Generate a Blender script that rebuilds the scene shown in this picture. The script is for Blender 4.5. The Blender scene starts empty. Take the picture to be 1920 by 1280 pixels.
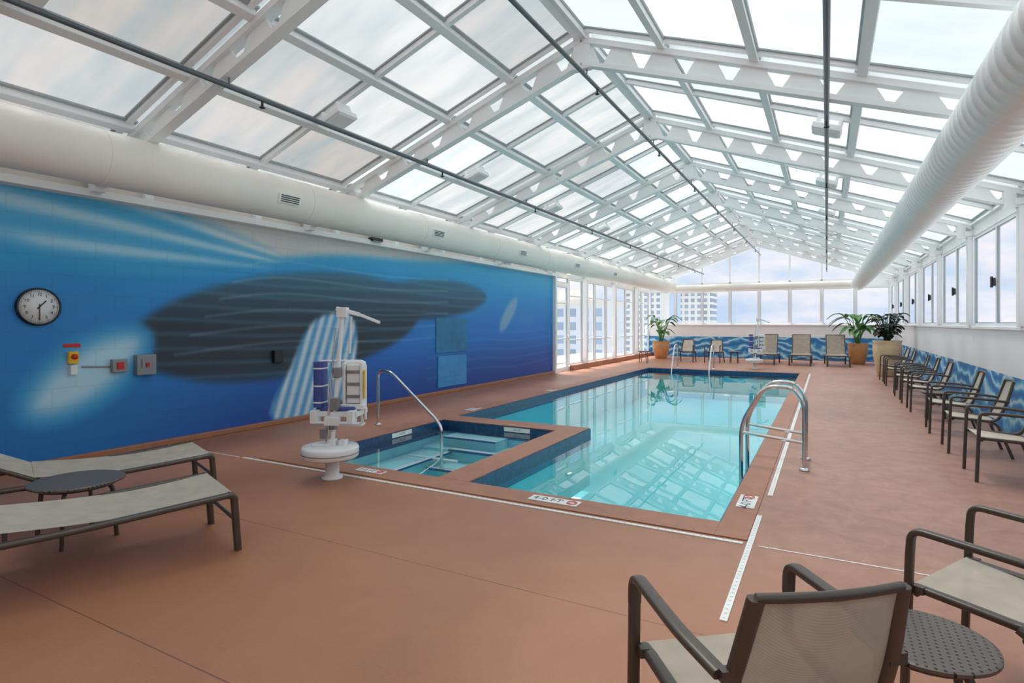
import bpy, math, random
import numpy as np
from mathutils import Vector, Matrix
random.seed(4)
S=bpy.context.scene
COL=S.collection
S.view_settings.view_transform='Standard'
S.view_settings.gamma=1.08
S.view_settings.exposure=.2
# ---------------------------------------------------------------- helpers
def lin(c):
    return tuple(((x/255)/12.92 if x/255<=0.04045 else ((x/255+0.055)/1.055)**2.4) for x in c)
def mat(name,c,rough=.5,metal=0,var=0,scale=8,bump=0,bscale=60,spec=.5,emit=0,coat=0):
    m=bpy.data.materials.new(name); m.use_nodes=True
    nt=m.node_tree; N=nt.nodes; L=nt.links; b=N['Principled BSDF']
    col=lin(c)+(1,)
    b.inputs['Base Color'].default_value=col
    b.inputs['Roughness'].default_value=rough; b.inputs['Metallic'].default_value=metal
    b.inputs['Specular IOR Level'].default_value=spec
    b.inputs['Coat Weight'].default_value=coat
    if emit:
        b.inputs['Emission Color'].default_value=col; b.inputs['Emission Strength'].default_value=emit
    tc=N.new('ShaderNodeTexCoord')
    if var:
        n=N.new('ShaderNodeTexNoise'); n.inputs['Scale'].default_value=scale; n.inputs['Detail'].default_value=5
        L.new(tc.outputs['Object'],n.inputs['Vector'])
        r=N.new('ShaderNodeValToRGB')
        r.color_ramp.elements[0].position=.3; r.color_ramp.elements[1].position=.7
        r.color_ramp.elements[0].color=tuple(x*(1-var) for x in col[:3])+(1,)
        r.color_ramp.elements[1].color=tuple(min(1,x*(1+var)) for x in col[:3])+(1,)
        L.new(n.outputs['Fac'],r.inputs['Fac']); L.new(r.outputs['Color'],b.inputs['Base Color'])
    if bump:
        n2=N.new('ShaderNodeTexNoise'); n2.inputs['Scale'].default_value=bscale; n2.inputs['Detail'].default_value=3
        L.new(tc.outputs['Object'],n2.inputs['Vector'])
        bp=N.new('ShaderNodeBump'); bp.inputs['Strength'].default_value=bump; bp.inputs['Distance'].default_value=.01
        L.new(n2.outputs['Fac'],bp.inputs['Height']); L.new(bp.outputs['Normal'],b.inputs['Normal'])
    return m
def V(*a): return Vector(a)
def fillet(pts,rad,n=6):
    pts=[Vector(p) for p in pts]; out=[pts[0]]
    for i in range(1,len(pts)-1):
        p=pts[i]; a=pts[i-1]-p; b=pts[i+1]-p
        r=min(rad,a.length*.49,b.length*.49)
        s=p+a.normalized()*r; e=p+b.normalized()*r
        for k in range(n+1):
            t=k/n; out.append(s*(1-t)**2+p*2*t*(1-t)+e*t*t)
    out.append(pts[-1]); return out
class MB:
    def __init__(s): s.v=[];s.f=[];s.m=[];s.sm=[]
    def add(s,vs,fs,mi=0,sm=False):
        o=len(s.v); s.v+= [tuple(v) for v in vs]
        for f in fs: s.f.append(tuple(i+o for i in f)); s.m.append(mi); s.sm.append(sm)
        return s
    def box(s,c,d,mi=0,R=None):
        vs=[]
        for x in(-.5,.5):
            for y in(-.5,.5):
                for z in(-.5,.5):
                    p=Vector((x*d[0],y*d[1],z*d[2]))
                    if R: p=R@p
                    vs.append(p+Vector(c))
        return s.add(vs,[(0,1,3,2),(4,6,7,5),(0,4,5,1),(2,3,7,6),(0,2,6,4),(1,5,7,3)],mi)
    def b2(s,x0,x1,y0,y1,z0,z1,mi=0):
        return s.box(((x0+x1)/2,(y0+y1)/2,(z0+z1)/2),(x1-x0,y1-y0,z1-z0),mi)
    def beam(s,p,q,w,h,mi=0,up=(0,0,1)):
        p=Vector(p);q=Vector(q);t=(q-p).normalized();sd=t.cross(Vector(up)).normalized();u=sd.cross(t)
        vs=[]
        for a in(p,q):
            for i,j in((-1,-1),(1,-1),(1,1),(-1,1)): vs.append(a+sd*w/2*i+u*h/2*j)
        return s.add(vs,[(3,2,1,0),(4,5,6,7),(0,1,5,4),(1,2,6,5),(2,3,7,6),(3,0,4,7)],mi)
    def plate(s,poly,n,th,mi=0):
        n=Vector(n)*th/2;k=len(poly)
        vs=[Vector(p)-n for p in poly]+[Vector(p)+n for p in poly]
        return s.add(vs,[tuple(range(k))[::-1],tuple(range(k,2*k))]+[(i,(i+1)%k,k+(i+1)%k,k+i) for i in range(k)],mi)
    def tube(s,pts,rx,ry=None,ref=None,seg=12,mi=0,sq=1.0,closed=False,radii=None):
        ry=ry or rx; pts=[Vector(p) for p in pts]; n=len(pts); rings=[]; u=None
        for i,p in enumerate(pts):
            if closed: t=(pts[(i+1)%n]-pts[i-1])
            else: t=pts[min(i+1,n-1)]-pts[max(i-1,0)]
            t.normalize()
            if ref: sd=t.cross(Vector(ref)).normalized(); u=sd.cross(t).normalized()
            else:
                if u is None:
                    a=Vector((0,0,1)) if abs(t.z)<.9 else Vector((1,0,0))
                    sd=t.cross(a).normalized(); u=sd.cross(t)
                else:
                    u=(u-t*u.dot(t)).normalized(); sd=t.cross(u)
            ring=[]
            k=radii[i] if radii else 1
            for j in range(seg):
                a=2*math.pi*(j+.5)/seg; ca,sa=math.cos(a),math.sin(a)
                ca=math.copysign(abs(ca)**sq,ca); sa=math.copysign(abs(sa)**sq,sa)
                ring.append(p+sd*ca*rx*k+u*sa*ry*k)
            rings.append(ring)
        vs=[v for r in rings for v in r]; fs=[]
        for i in range(n if closed else n-1):
            i2=(i+1)%n
            for j in range(seg):
                j2=(j+1)%seg; fs.append((i*seg+j,i*seg+j2,i2*seg+j2,i2*seg+j))
        s.add(vs,fs,mi,True)
        if not closed:
            s.add(rings[0],[tuple(range(seg))[::-1]],mi); s.add(rings[-1],[tuple(range(seg))],mi)
        return s
    def lathe(s,prof,c=(0,0,0),seg=28,mi=0,axis='z',sm=True):
        c=Vector(c);vs=[]
        for r,z in prof:
            for j in range(seg):
                a=2*math.pi*j/seg; x,y=r*math.cos(a),r*math.sin(a)
                p=(x,y,z) if axis=='z' else ((z,x,y) if axis=='x' else (x,z,y))
                vs.append(c+Vector(p))
        fs=[]
        for i in range(len(prof)-1):
            for j in range(seg):
                j2=(j+1)%seg; fs.append((i*seg+j,i*seg+j2,(i+1)*seg+j2,(i+1)*seg+j))
        fs.append(tuple(range(seg))[::-1]); fs.append(tuple(range((len(prof)-1)*seg,len(prof)*seg)))
        return s.add(vs,fs,mi,sm)
    def grid(s,fn,nu,nv,mi=0,sm=True):
        vs=[Vector(fn(i/nu,j/nv)) for i in range(nu+1) for j in range(nv+1)]
        fs=[(i*(nv+1)+j,(i+1)*(nv+1)+j,(i+1)*(nv+1)+j+1,i*(nv+1)+j+1) for i in range(nu) for j in range(nv)]
        s.add(vs,fs,mi,sm)
        return s
    def obj(s,name,mats,parent=None,bevel=0,solid=0,label=None):
        me=bpy.data.meshes.new(name); me.from_pydata(s.v,[],s.f)
        if not isinstance(mats,(list,tuple)): mats=[mats]
        for m in mats: me.materials.append(m)
        me.polygons.foreach_set('material_index',s.m); me.polygons.foreach_set('use_smooth',s.sm)
        me.update()
        import bmesh
        bm=bmesh.new(); bm.from_mesh(me); bmesh.ops.recalc_face_normals(bm,faces=bm.faces); bm.to_mesh(me); bm.free()
        o=bpy.data.objects.new(name,me); COL.objects.link(o)
        if parent: o.parent=parent
        if solid:
            md=o.modifiers.new('s','SOLIDIFY'); md.thickness=solid; md.offset=0
        if bevel:
            md=o.modifiers.new('b','BEVEL'); md.width=bevel; md.segments=2; md.limit_method='ANGLE'
        if label: o['label']=label
        return o
def empty(name,loc=(0,0,0),rz=0):
    o=bpy.data.objects.new(name,None); o.empty_display_size=.1; o.location=loc; o.rotation_euler=(0,0,math.radians(rz)); COL.objects.link(o); return o
def tag(o,label,cat,group=None):
    o['label']=label;o['category']=cat
    if group:o['group']=group
    return o
def struct(o,label=None,cat=None):
    o['kind']='structure'
    if label:o['label']=label
    if cat:o['category']=cat
    return o
def copy_thing(src,loc,rz,label=None):
    kids=[c for c in COL.objects if c.parent==src]
    n=src.copy(); n.location=loc; n.rotation_euler=(0,0,math.radians(rz)); COL.objects.link(n)
    for k in kids:
        kk=k.copy(); kk.parent=n; COL.objects.link(kk)
        for g in [c for c in list(COL.objects) if c.parent==k]:
            gg=g.copy(); gg.parent=kk; COL.objects.link(gg)
    if label:n['label']=label
    return n
def text(body,size,M,m,name,parent=None,ext=.001):
    cu=bpy.data.curves.new(name,'FONT'); cu.body=body; cu.size=size; cu.align_x='CENTER'; cu.align_y='CENTER'; cu.extrude=ext
    o=bpy.data.objects.new(name,cu); COL.objects.link(o); bpy.context.view_layer.update()
    me=bpy.data.meshes.new_from_object(o.evaluated_get(bpy.context.evaluated_depsgraph_get()))
    bpy.data.objects.remove(o)
    me.transform(M); me.materials.clear(); me.materials.append(m)
    o=bpy.data.objects.new(name,me); COL.objects.link(o)
    if parent:o.parent=parent
    return o
# ---------------------------------------------------------------- measures
H=1.5; F=1080.; AZ=math.atan(590/1080); sA,cA=math.sin(AZ),math.cos(AZ)
XL,XR,YF,YB=-7.15,2.15,26.3,-1.6
XC=-2.5; ZE,ZR=3.2,4.9; SL=(ZR-ZE)/4.65
def roofz(x): return ZR-SL*abs(x-XC)
def wl(u,v):  # survey of points on the left wall -> (Y,Z)
    k=(u-960)/F; t=XL/(-sA+cA*k); return (t*(cA+sA*k), H+t*(605-v)/F)
# ---------------------------------------------------------------- materials
M_white=mat('white_paint',(244,245,245),.45,var=.02,scale=3)
M_white2=mat('white_frame',(241,243,244),.4,var=.02,scale=3)
M_gask=mat('gray_gasket',(160,168,171),.5,var=.08,scale=4)
M_beige=mat('beige_wall',(226,216,206),.8,var=.05,scale=2,bump=.1)
M_duct=mat('duct_paint',(243,238,229),.5,var=.04,scale=1.5,bump=.05,bscale=10)
M_ductm=mat('duct_spiral',(238,239,238),.38,metal=.1,var=.03,scale=2)
M_bronze=mat('bronze_frame',(76,68,62),.38,metal=.3,var=.08,scale=6)
M_chrome=mat('chrome',(215,217,219),.14,metal=1,var=.03,scale=5)
M_pipe=mat('pipe_gray',(92,98,104),.4,metal=.4,var=.1,scale=3)
M_black=mat('black_plastic',(18,18,20),.4,var=.1)
M_red=mat('red_plastic',(200,22,20),.4,var=.05)
M_yel=mat('yellow_plastic',(238,185,15),.4,var=.05)
M_gray=mat('gray_metal',(140,142,145),.35,metal=.5,var=.08)
M_blue=mat('blue_pad',(58,74,150),.5,var=.12,scale=12)
M_plast=mat('white_plastic',(234,235,236),.3,var=.03)
M_pot=mat('terracotta_glaze',(200,140,84),.35,var=.15,scale=5)
M_potl=mat('sand_glaze',(210,180,140),.35,var=.12,scale=5)
M_soil=mat('soil',(50,36,26),.95,var=.3,scale=30,bump=.5)
M_leaf=mat('leaf_green',(60,122,44),.45,var=.3,scale=6)
M_leafd=mat('leaf_dark',(30,50,34),.4,var=.35,scale=8)
M_ink=mat('marker_ink',(24,34,52),.6,var=.05)
M_tilew=mat('marker_tile',(232,232,230),.35,var=.05)
M_slot=mat('drain_slot',(176,176,174),.5,var=.05)
M_steel=mat('latch_black',(26,26,30),.4,var=.05)
def sling(name,c):
    m=mat(name,c,.75); nt=m.node_tree;N=nt.nodes;L=nt.links;b=N['Principled BSDF']
    tc=N.new('ShaderNodeTexCoord'); w=N.new('ShaderNodeTexWave'); w.inputs['Scale'].default_value=120; w.bands_direction='X'
    w2=N.new('ShaderNodeTexWave'); w2.inputs['Scale'].default_value=120; w2.bands_direction='Y'
    n=N.new('ShaderNodeTexNoise'); n.inputs['Scale'].default_value=9;n.inputs['Detail'].default_value=4
    for q in(w,w2,n): L.new(tc.outputs['Object'],q.inputs['Vector'])
    a=N.new('ShaderNodeMath');a.operation='ADD';L.new(w.outputs['Fac'],a.inputs[0]);L.new(w2.outputs['Fac'],a.inputs[1])
    a2=N.new('ShaderNodeMath');a2.operation='MULTIPLY_ADD';L.new(a.outputs[0],a2.inputs[0]);a2.inputs[1].default_value=.3;L.new(n.outputs['Fac'],a2.inputs[2])
    r=N.new('ShaderNodeValToRGB');col=lin(c)
    r.color_ramp.elements[0].position=.3;r.color_ramp.elements[1].position=1.0
    r.color_ramp.elements[0].color=tuple(x*.72 for x in col)+(1,);r.color_ramp.elements[1].color=tuple(min(1,x*1.14) for x in col)+(1,)
    L.new(a2.outputs[0],r.inputs['Fac']);L.new(r.outputs['Color'],b.inputs['Base Color'])
    t=N.new('ShaderNodeBsdfTranslucent');L.new(r.outputs['Color'],t.inputs[0])
    tr=N.new('ShaderNodeBsdfTransparent');mx=N.new('ShaderNodeMixShader');mx.inputs[0].default_value=.18
    mx2=N.new('ShaderNodeMixShader');mx2.inputs[0].default_value=.07
    L.new(b.outputs[0],mx.inputs[1]);L.new(t.outputs[0],mx.inputs[2]);L.new(mx.outputs[0],mx2.inputs[1]);L.new(tr.outputs[0],mx2.inputs[2]);L.new(mx2.outputs[0],N['Material Output'].inputs[0])
    return m
M_sling=sling('sling_taupe',(184,175,160))
M_slingb=sling('sling_back_brown',(164,152,138))
M_slingl=sling('sling_cream',(194,187,173))
M_slingf=sling('sling_tan',(170,156,138))
M_slingr=sling('sling_light_tan',(220,207,188))
def perf():
    m=mat('perforated_top',(84,76,70),.4,metal=.3);nt=m.node_tree;N=nt.nodes;L=nt.links;b=N['Principled BSDF']
    tc=N.new('ShaderNodeTexCoord');sx=N.new('ShaderNodeSeparateXYZ');L.new(tc.outputs['Object'],sx.inputs[0])
    o=[]
    for i in(0,1):
        k=N.new('ShaderNodeMath');k.operation='MULTIPLY';k.inputs[1].default_value=math.pi/.024;L.new(sx.outputs[i],k.inputs[0])
        q=N.new('ShaderNodeMath');q.operation='SINE';L.new(k.outputs[0],q.inputs[0]);q2=N.new('ShaderNodeMath');q2.operation='ABSOLUTE';L.new(q.outputs[0],q2.inputs[0]);o.append(q2)
    p=N.new('ShaderNodeMath');p.operation='MULTIPLY';L.new(o[0].outputs[0],p.inputs[0]);L.new(o[1].outputs[0],p.inputs[1])
    g=N.new('ShaderNodeMath');g.operation='GREATER_THAN';g.inputs[1].default_value=.8;L.new(p.outputs[0],g.inputs[0])
    mx=N.new('ShaderNodeMix');mx.data_type='RGBA';L.new(g.outputs[0],mx.inputs[0]);mx.inputs[6].default_value=lin((96,86,80))+(1,);mx.inputs[7].default_value=lin((22,19,18))+(1,)
    L.new(mx.outputs[2],b.inputs['Base Color']);return m
M_perf=perf()
def glassmat(name,tint,tr,dcol,rough=.05,streak=0,dcol2=None):
    m=bpy.data.materials.new(name);m.use_nodes=True;nt=m.node_tree;N=nt.nodes;L=nt.links
    N.remove(N['Principled BSDF']);out=N['Material Output']
    t=N.new('ShaderNodeBsdfTransparent');t.inputs[0].default_value=tint+(1,)
    d=N.new('ShaderNodeBsdfTranslucent') ; d.inputs[0].default_value=dcol+(1,)
    d2=N.new('ShaderNodeBsdfDiffuse'); d2.inputs[0].default_value=dcol+(1,)
    md=N.new('ShaderNodeMixShader');md.inputs[0].default_value=.25;L.new(d.outputs[0],md.inputs[1]);L.new(d2.outputs[0],md.inputs[2])
    g=N.new('ShaderNodeBsdfGlossy');g.inputs['Roughness'].default_value=rough
    mx=N.new('ShaderNodeMixShader');L.new(t.outputs[0],mx.inputs[1]);L.new(md.outputs[0],mx.inputs[2])
    if streak:
        tc=N.new('ShaderNodeTexCoord');mp=N.new('ShaderNodeMapping');mp.inputs['Scale'].default_value=(.6,2.6,.6);n=N.new('ShaderNodeTexNoise');n.inputs['Scale'].default_value=1.2;n.inputs['Detail'].default_value=7
        L.new(tc.outputs['Object'],mp.inputs[0]);L.new(mp.outputs[0],n.inputs['Vector'])
        mr=N.new('ShaderNodeMapRange');mr.inputs['From Min'].default_value=.35;mr.inputs['From Max'].default_value=.65;mr.inputs['To Min'].default_value=max(0,1-tr-streak);mr.inputs['To Max'].default_value=min(1,1-tr+streak)
        L.new(n.outputs['Fac'],mr.inputs['Value']);L.new(mr.outputs[0],mx.inputs[0])
        if dcol2:
            n2=N.new('ShaderNodeTexNoise');n2.inputs['Scale'].default_value=1.1;n2.inputs['Detail'].default_value=7;L.new(mp.outputs[0],n2.inputs['Vector'])
            r=N.new('ShaderNodeValToRGB');r.color_ramp.elements[0].position=.38;r.color_ramp.elements[1].position=.62;r.color_ramp.elements[0].color=dcol+(1,);r.color_ramp.elements[1].color=dcol2+(1,)
            L.new(n2.outputs['Fac'],r.inputs[0]);L.new(r.outputs[0],d.inputs[0]);L.new(r.outputs[0],d2.inputs[0])
    else: mx.inputs[0].default_value=1-tr
    m2=N.new('ShaderNodeMixShader');m2.inputs[0].default_value=.05;L.new(mx.outputs[0],m2.inputs[1]);L.new(g.outputs[0],m2.inputs[2])
    L.new(m2.outputs[0],out.inputs[0]);return m
GL=[glassmat('roof_glass_frosted_dimmest',(.34,.36,.37),.08,(.120,.138,.144),streak=.05,dcol2=(.175,.165,.155)),  # left slope: dim viewing angle and brownish reflections put into the pane colours
    glassmat('roof_glass_frosted_dim',(.42,.45,.46),.09,(.150,.172,.178),streak=.06,dcol2=(.21,.205,.20)),
    glassmat('roof_glass_frosted_mid',(.54,.58,.59),.12,(.20,.225,.232),streak=.08,dcol2=(.27,.277,.275)),
    glassmat('roof_glass_frosted_bright',(.70,.75,.76),.16,(.27,.305,.31),streak=.1,dcol2=(.34,.355,.352))]
GR=[glassmat('roof_glass_bright',(.86,.91,.92),.2,(.37,.41,.415),streak=.12),glassmat('roof_glass_bright_soft',(.78,.84,.85),.2,(.32,.36,.367),streak=.12)]  # right slope: brighter copies of the roof glass, its brightness put into the colour
G_win=glassmat('window_glass',(.96,.98,1),.97,(.8,.85,.9))
def water(name,tint):
    m=bpy.data.materials.new(name);m.use_nodes=True;nt=m.node_tree;N=nt.nodes;L=nt.links
    N.remove(N['Principled BSDF']);out=N['Material Output']
    t=N.new('ShaderNodeBsdfTransparent');t.inputs[0].default_value=tint
    g=N.new('ShaderNodeBsdfGlossy');g.inputs['Roughness'].default_value=.01
    f=N.new('ShaderNodeFresnel');f.inputs[0].default_value=1.5
    tc=N.new('ShaderNodeTexCoord');n=N.new('ShaderNodeTexNoise');n.inputs['Scale'].default_value=1.4;n.inputs['Detail'].default_value=2
    L.new(tc.outputs['Object'],n.inputs['Vector']);b=N.new('ShaderNodeBump');b.inputs['Strength'].default_value=.03;b.inputs['Distance'].default_value=.03
    L.new(n.outputs['Fac'],b.inputs['Height']);L.new(b.outputs[0],g.inputs['Normal']);L.new(b.outputs[0],f.inputs['Normal'])
    mx=N.new('ShaderNodeMixShader');L.new(f.outputs[0],mx.inputs[0]);L.new(t.outputs[0],mx.inputs[1]);L.new(g.outputs[0],mx.inputs[2]);L.new(mx.outputs[0],out.inputs[0]);return m
M_water=water('pool_water',(.79,.975,.99,1));M_waters=water('tub_water',(.91,.985,.99,1))
def floormat():
    m=mat('deck_coating',(186,112,80),.42);nt=m.node_tree;N=nt.nodes;L=nt.links;b=N['Principled BSDF']
    tc=N.new('ShaderNodeTexCoord');sx=N.new('ShaderNodeSeparateXYZ');L.new(tc.outputs['Object'],sx.inputs[0])
    n=N.new('ShaderNodeTexNoise');n.inputs['Scale'].default_value=1.1;n.inputs['Detail'].default_value=10;n.inputs['Roughness'].default_value=.66;L.new(tc.outputs['Object'],n.inputs['Vector'])
    r=N.new('ShaderNodeValToRGB');r.color_ramp.elements[0].position=.28;r.color_ramp.elements[1].position=.74
    r.color_ramp.elements[0].color=lin((153,98,69))+(1,);r.color_ramp.elements[1].color=lin((174,116,84))+(1,);L.new(n.outputs['Fac'],r.inputs[0])
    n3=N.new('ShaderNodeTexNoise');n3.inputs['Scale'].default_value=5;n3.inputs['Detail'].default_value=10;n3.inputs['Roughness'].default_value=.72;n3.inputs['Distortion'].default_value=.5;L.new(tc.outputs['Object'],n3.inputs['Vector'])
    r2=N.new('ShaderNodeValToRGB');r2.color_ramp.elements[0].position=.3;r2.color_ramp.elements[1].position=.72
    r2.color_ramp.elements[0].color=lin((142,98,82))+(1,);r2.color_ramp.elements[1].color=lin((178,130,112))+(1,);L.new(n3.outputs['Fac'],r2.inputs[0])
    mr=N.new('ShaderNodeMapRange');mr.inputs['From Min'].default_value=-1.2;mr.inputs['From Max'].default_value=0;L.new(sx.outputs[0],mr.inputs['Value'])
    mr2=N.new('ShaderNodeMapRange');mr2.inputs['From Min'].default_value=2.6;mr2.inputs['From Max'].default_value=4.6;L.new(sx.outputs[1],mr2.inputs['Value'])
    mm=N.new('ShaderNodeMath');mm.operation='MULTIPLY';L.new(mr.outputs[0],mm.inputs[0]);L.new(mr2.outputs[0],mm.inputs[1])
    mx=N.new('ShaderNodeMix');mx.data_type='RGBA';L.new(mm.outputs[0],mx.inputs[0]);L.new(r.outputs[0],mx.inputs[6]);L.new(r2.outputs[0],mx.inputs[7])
    last=mx.outputs[2]
    for y0 in(2.87,1.54,-.2):
        a=N.new('ShaderNodeMath');a.operation='SUBTRACT';a.inputs[1].default_value=y0;L.new(sx.outputs[1],a.inputs[0])
        a1=N.new('ShaderNodeMath');a1.operation='ABSOLUTE';L.new(a.outputs[0],a1.inputs[0])
        a2=N.new('ShaderNodeMath');a2.operation='LESS_THAN';a2.inputs[1].default_value=.004;L.new(a1.outputs[0],a2.inputs[0])
        q=N.new('ShaderNodeMix');q.data_type='RGBA';L.new(a2.outputs[0],q.inputs[0]);L.new(last,q.inputs[6]);q.inputs[7].default_value=lin((118,74,54))+(1,);last=q.outputs[2]
    L.new(last,b.inputs['Base Color'])
    n2=N.new('ShaderNodeTexNoise');n2.inputs['Scale'].default_value=80;n2.inputs['Detail'].default_value=3;L.new(tc.outputs['Object'],n2.inputs['Vector'])
    bp=N.new('ShaderNodeBump');bp.inputs['Strength'].default_value=.4;bp.inputs['Distance'].default_value=.006;L.new(n2.outputs['Fac'],bp.inputs['Height']);L.new(bp.outputs[0],b.inputs['Normal'])
    return m
M_floor=floormat()
M_coping=mat('coping_terracotta',(160,105,78),.5,var=.1,scale=6,bump=.2)
M_plaster=mat('pool_plaster',(150,240,245),.6,var=.04,scale=2)
M_plasters=mat('tub_plaster',(180,236,238),.6,var=.05,scale=3)
M_tile=mat('navy_tile',(34,66,108),.2,var=.35,scale=22)
M_step=mat('pale_step',(246,248,247),.5,var=.03)
def wavemat():
    m=mat('wave_mural',(40,120,180),.6);nt=m.node_tree;N=nt.nodes;L=nt.links;b=N['Principled BSDF']
    tc=N.new('ShaderNodeTexCoord');w=N.new('ShaderNodeTexWave');w.bands_direction='Z';w.inputs['Scale'].default_value=1.1;w.inputs['Distortion'].default_value=14;w.inputs['Detail'].default_value=3;w.inputs['Detail Scale'].default_value=.9
    L.new(tc.outputs['Object'],w.inputs['Vector'])
    r=N.new('ShaderNodeValToRGB');e=r.color_ramp.elements;e[0].color=lin((34,110,176))+(1,);e[1].color=lin((190,220,234))+(1,);e[1].position=1
    k=e.new(.5);k.color=lin((50,142,200))+(1,);k=e.new(.82);k.color=lin((98,186,222))+(1,)
    L.new(w.outputs['Fac'],r.inputs[0]);L.new(r.outputs[0],b.inputs['Base Color']);return m
M_wave=wavemat()
# ---------------------------------------------------------------- floor & pool
PX0,PX1,PY0,PY1=-5.2,-.7,4.55,19.0
m=MB()
for r in((XL-.2,XR+.2,YB-.2,PY0),(XL-.2,XR+.2,PY1,YF+.2),(XL-.2,PX0,PY0,PY1),(PX1,XR+.2,PY0,PY1)):
    m.b2(r[0],r[1],r[2],r[3],-.2,0)
struct(m.obj('floor',M_floor),'terracotta coated pool deck','floor')
pool=tag(empty('swimming_pool',(0,0,0)),'long indoor swimming pool with turquoise water and terracotta coping','swimming pool')
SX,SY=-2.95,7.7
WZ=-.08
m=MB()
ZB=-.9
m.b2(SX,PX1,PY0,SY,ZB-.1,ZB);m.b2(PX0,PX1,SY,PY1,ZB-.1,ZB)
m.b2(PX0-.15,PX0,SY,PY1+.15,ZB-.1,-.21);m.b2(PX1,PX1+.15,PY0-.15,PY1+.15,ZB-.1,-.21)
m.b2(SX,PX1,PY0-.15,PY0,ZB-.1,-.21);m.b2(PX0,PX1,PY1,PY1+.15,ZB-.1,-.21)
m.obj('basin',M_plaster,pool)
m=MB()
t=.012; z0,z1=-.19,-.001
m.b2(PX0,PX0+t,SY,PY1,z0,z1);m.b2(PX1-t,PX1,PY0,PY1,z0,z1);m.b2(SX,PX1,PY0,PY0+t,z0,z1);m.b2(PX0,PX1,PY1-t,PY1,z0,z1)
m.b2(SX,SX+t,PY0,SY,z0-.04,z1);m.b2(PX0,SX+t,SY,SY+t,z0,z1)
m.obj('waterline_tile',M_tile,pool,label='navy blue mosaic waterline tile')
m=MB()
cw=.3;CT=.009
m.b2(PX0-cw,PX0,SY,PY1+cw,.001,CT);m.b2(PX1,PX1+.22,PY0-cw,PY1+cw,.001,CT);m.b2(SX,PX1,PY0-cw,PY0,.001,CT);m.b2(PX0,PX1,PY1,PY1+cw,.001,CT)
m.obj('coping',M_coping,pool,bevel=.003)
m=MB()
m.add([(SX,PY0,WZ),(PX1,PY0,WZ),(PX1,SY,WZ),(SX,SY,WZ)],[(0,1,2,3)]);m.add([(PX0,SY,WZ),(PX1,SY,WZ),(PX1,PY1,WZ),(PX0,PY1,WZ)],[(0,1,2,3)])
m.obj('water',M_water,pool,label='clear turquoise pool water')
# hot tub
spa=tag(empty('hot_tub',(0,0,0)),'square hot tub with pale steps beside the swimming pool','hot tub')
IX,IY=-3.3,7.3
m=MB()
m.b2(IX,SX,PY0,SY,-.8,-.001);m.b2(PX0,IX,IY,SY,-.8,-.001)
m.b2(PX0,IX,PY0,IY,-.7,-.6);m.b2(PX0-.15,PX0,PY0-.15,SY,-.7,-.21);m.b2(PX0-.15,SX,PY0-.15,PY0,-.7,-.21)
m.obj('basin',M_plasters,spa)
m=MB()
m.b2(PX0,PX0+t,PY0,IY,z0,z1);m.b2(IX-t,IX,PY0,IY,z0,z1);m.b2(PX0,IX,IY-t,IY,z0,z1);m.b2(PX0,IX,PY0,PY0+t,z0,z1)
m.obj('waterline_tile',M_tile,spa,label='navy blue mosaic waterline tile')
m=MB()
m.b2(IX,SX,PY0,SY,.001,CT+.002);m.b2(PX0-.05,IX,IY,SY,.001,CT+.002);m.b2(PX0-cw,PX0,PY0-cw,SY,.001,CT);m.b2(PX0,SX,PY0-cw,PY0,.001,CT)
m.obj('coping',M_coping,spa,bevel=.003)
m=MB()
m.b2(PX0+t,-4.7,PY0+t,IY-t,-.6,-.34);m.b2(PX0+t,IX-t,6.75,IY-t,-.6,-.3);m.b2(-3.75,IX-t,PY0+t,6.85,-.6,-.34)
m.b2(-4.7,-3.75,6.25,6.75,-.6,-.45)
m.b2(-4.95,-4.05,6.95,IY-t,-.3,-.17)
m.obj('bench',M_plasters,spa)
for q in((-4.76,-4.69,PY0+.1,6.75,-.345,-.33),(-4.69,-3.76,6.74,6.82,-.31,-.285),(-4.7,-3.76,6.24,6.31,-.455,-.435),(-3.76,-3.69,PY0+.1,6.75,-.345,-.33),(-4.95,-4.05,6.93,7.0,-.18,-.16),(-5.1,-4.3,6.3,6.37,-.35,-.325)):
    m=MB();m.b2(*q);m.obj('step_edge',M_step,spa,label='pale edge strip of a hot tub step')
for q in((-4.69,-4.66,PY0+.1,6.75,-.345,-.33),(-4.69,-3.76,6.70,6.74,-.31,-.285),(-4.7,-3.76,6.2,6.24,-.455,-.435),(-4.95,-4.05,6.9,6.93,-.18,-.16)):
    m=MB();m.b2(*q);m.obj('step_stripe',M_tile,spa,label='dark tile stripe along a hot tub step')
m=MB();m.add([(PX0,PY0,WZ),(IX,PY0,WZ),(IX,IY,WZ),(PX0,IY,WZ)],[(0,1,2,3)]);m.obj('water',M_waters,spa,label='clear shallow tub water')
# drains / lines
def drain(x0,x1,y0,y1,lab):
    m=MB();m.b2(x0,x1,y0,y1,.0005,.006)
    L_=max(x1-x0,y1-y0);n=int(L_/.05)
    for i in range(n):
        c=(i+.5)*L_/n
        if x1-x0>y1-y0: m.b2(x0+c-.004,x0+c+.004,y0+.012,y1-.012,.006,.0066,1)
        else: m.b2(x0+.012,x1-.012,y0+c-.004,y0+c+.004,.006,.0066,1)
    return tag(m.obj('trench_drain',[M_tilew,M_slot]),lab,'drain','slotted deck drains')
drain(-5.7,-.5,4.17,4.205,'white slotted trench drain along the hot tub and pool edge')
drain(-.475,-.438,3.05,4.85,'short white slotted trench drain in the deck')
drain(-.45,-.41,5.45,12.2,'white slotted trench drain beside the pool')
drain(-.45,-.41,12.5,19.0,'white slotted trench drain beside the pool')
for x0,x1 in((-7.1,-5.75),(-.4,2.1)):
    m=MB();m.b2(x0,x1,4.18,4.192,.0005,.003);o=m.obj('trim_5',M_tilew);struct(o,'thin pale joint line in the deck','joint')
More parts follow.
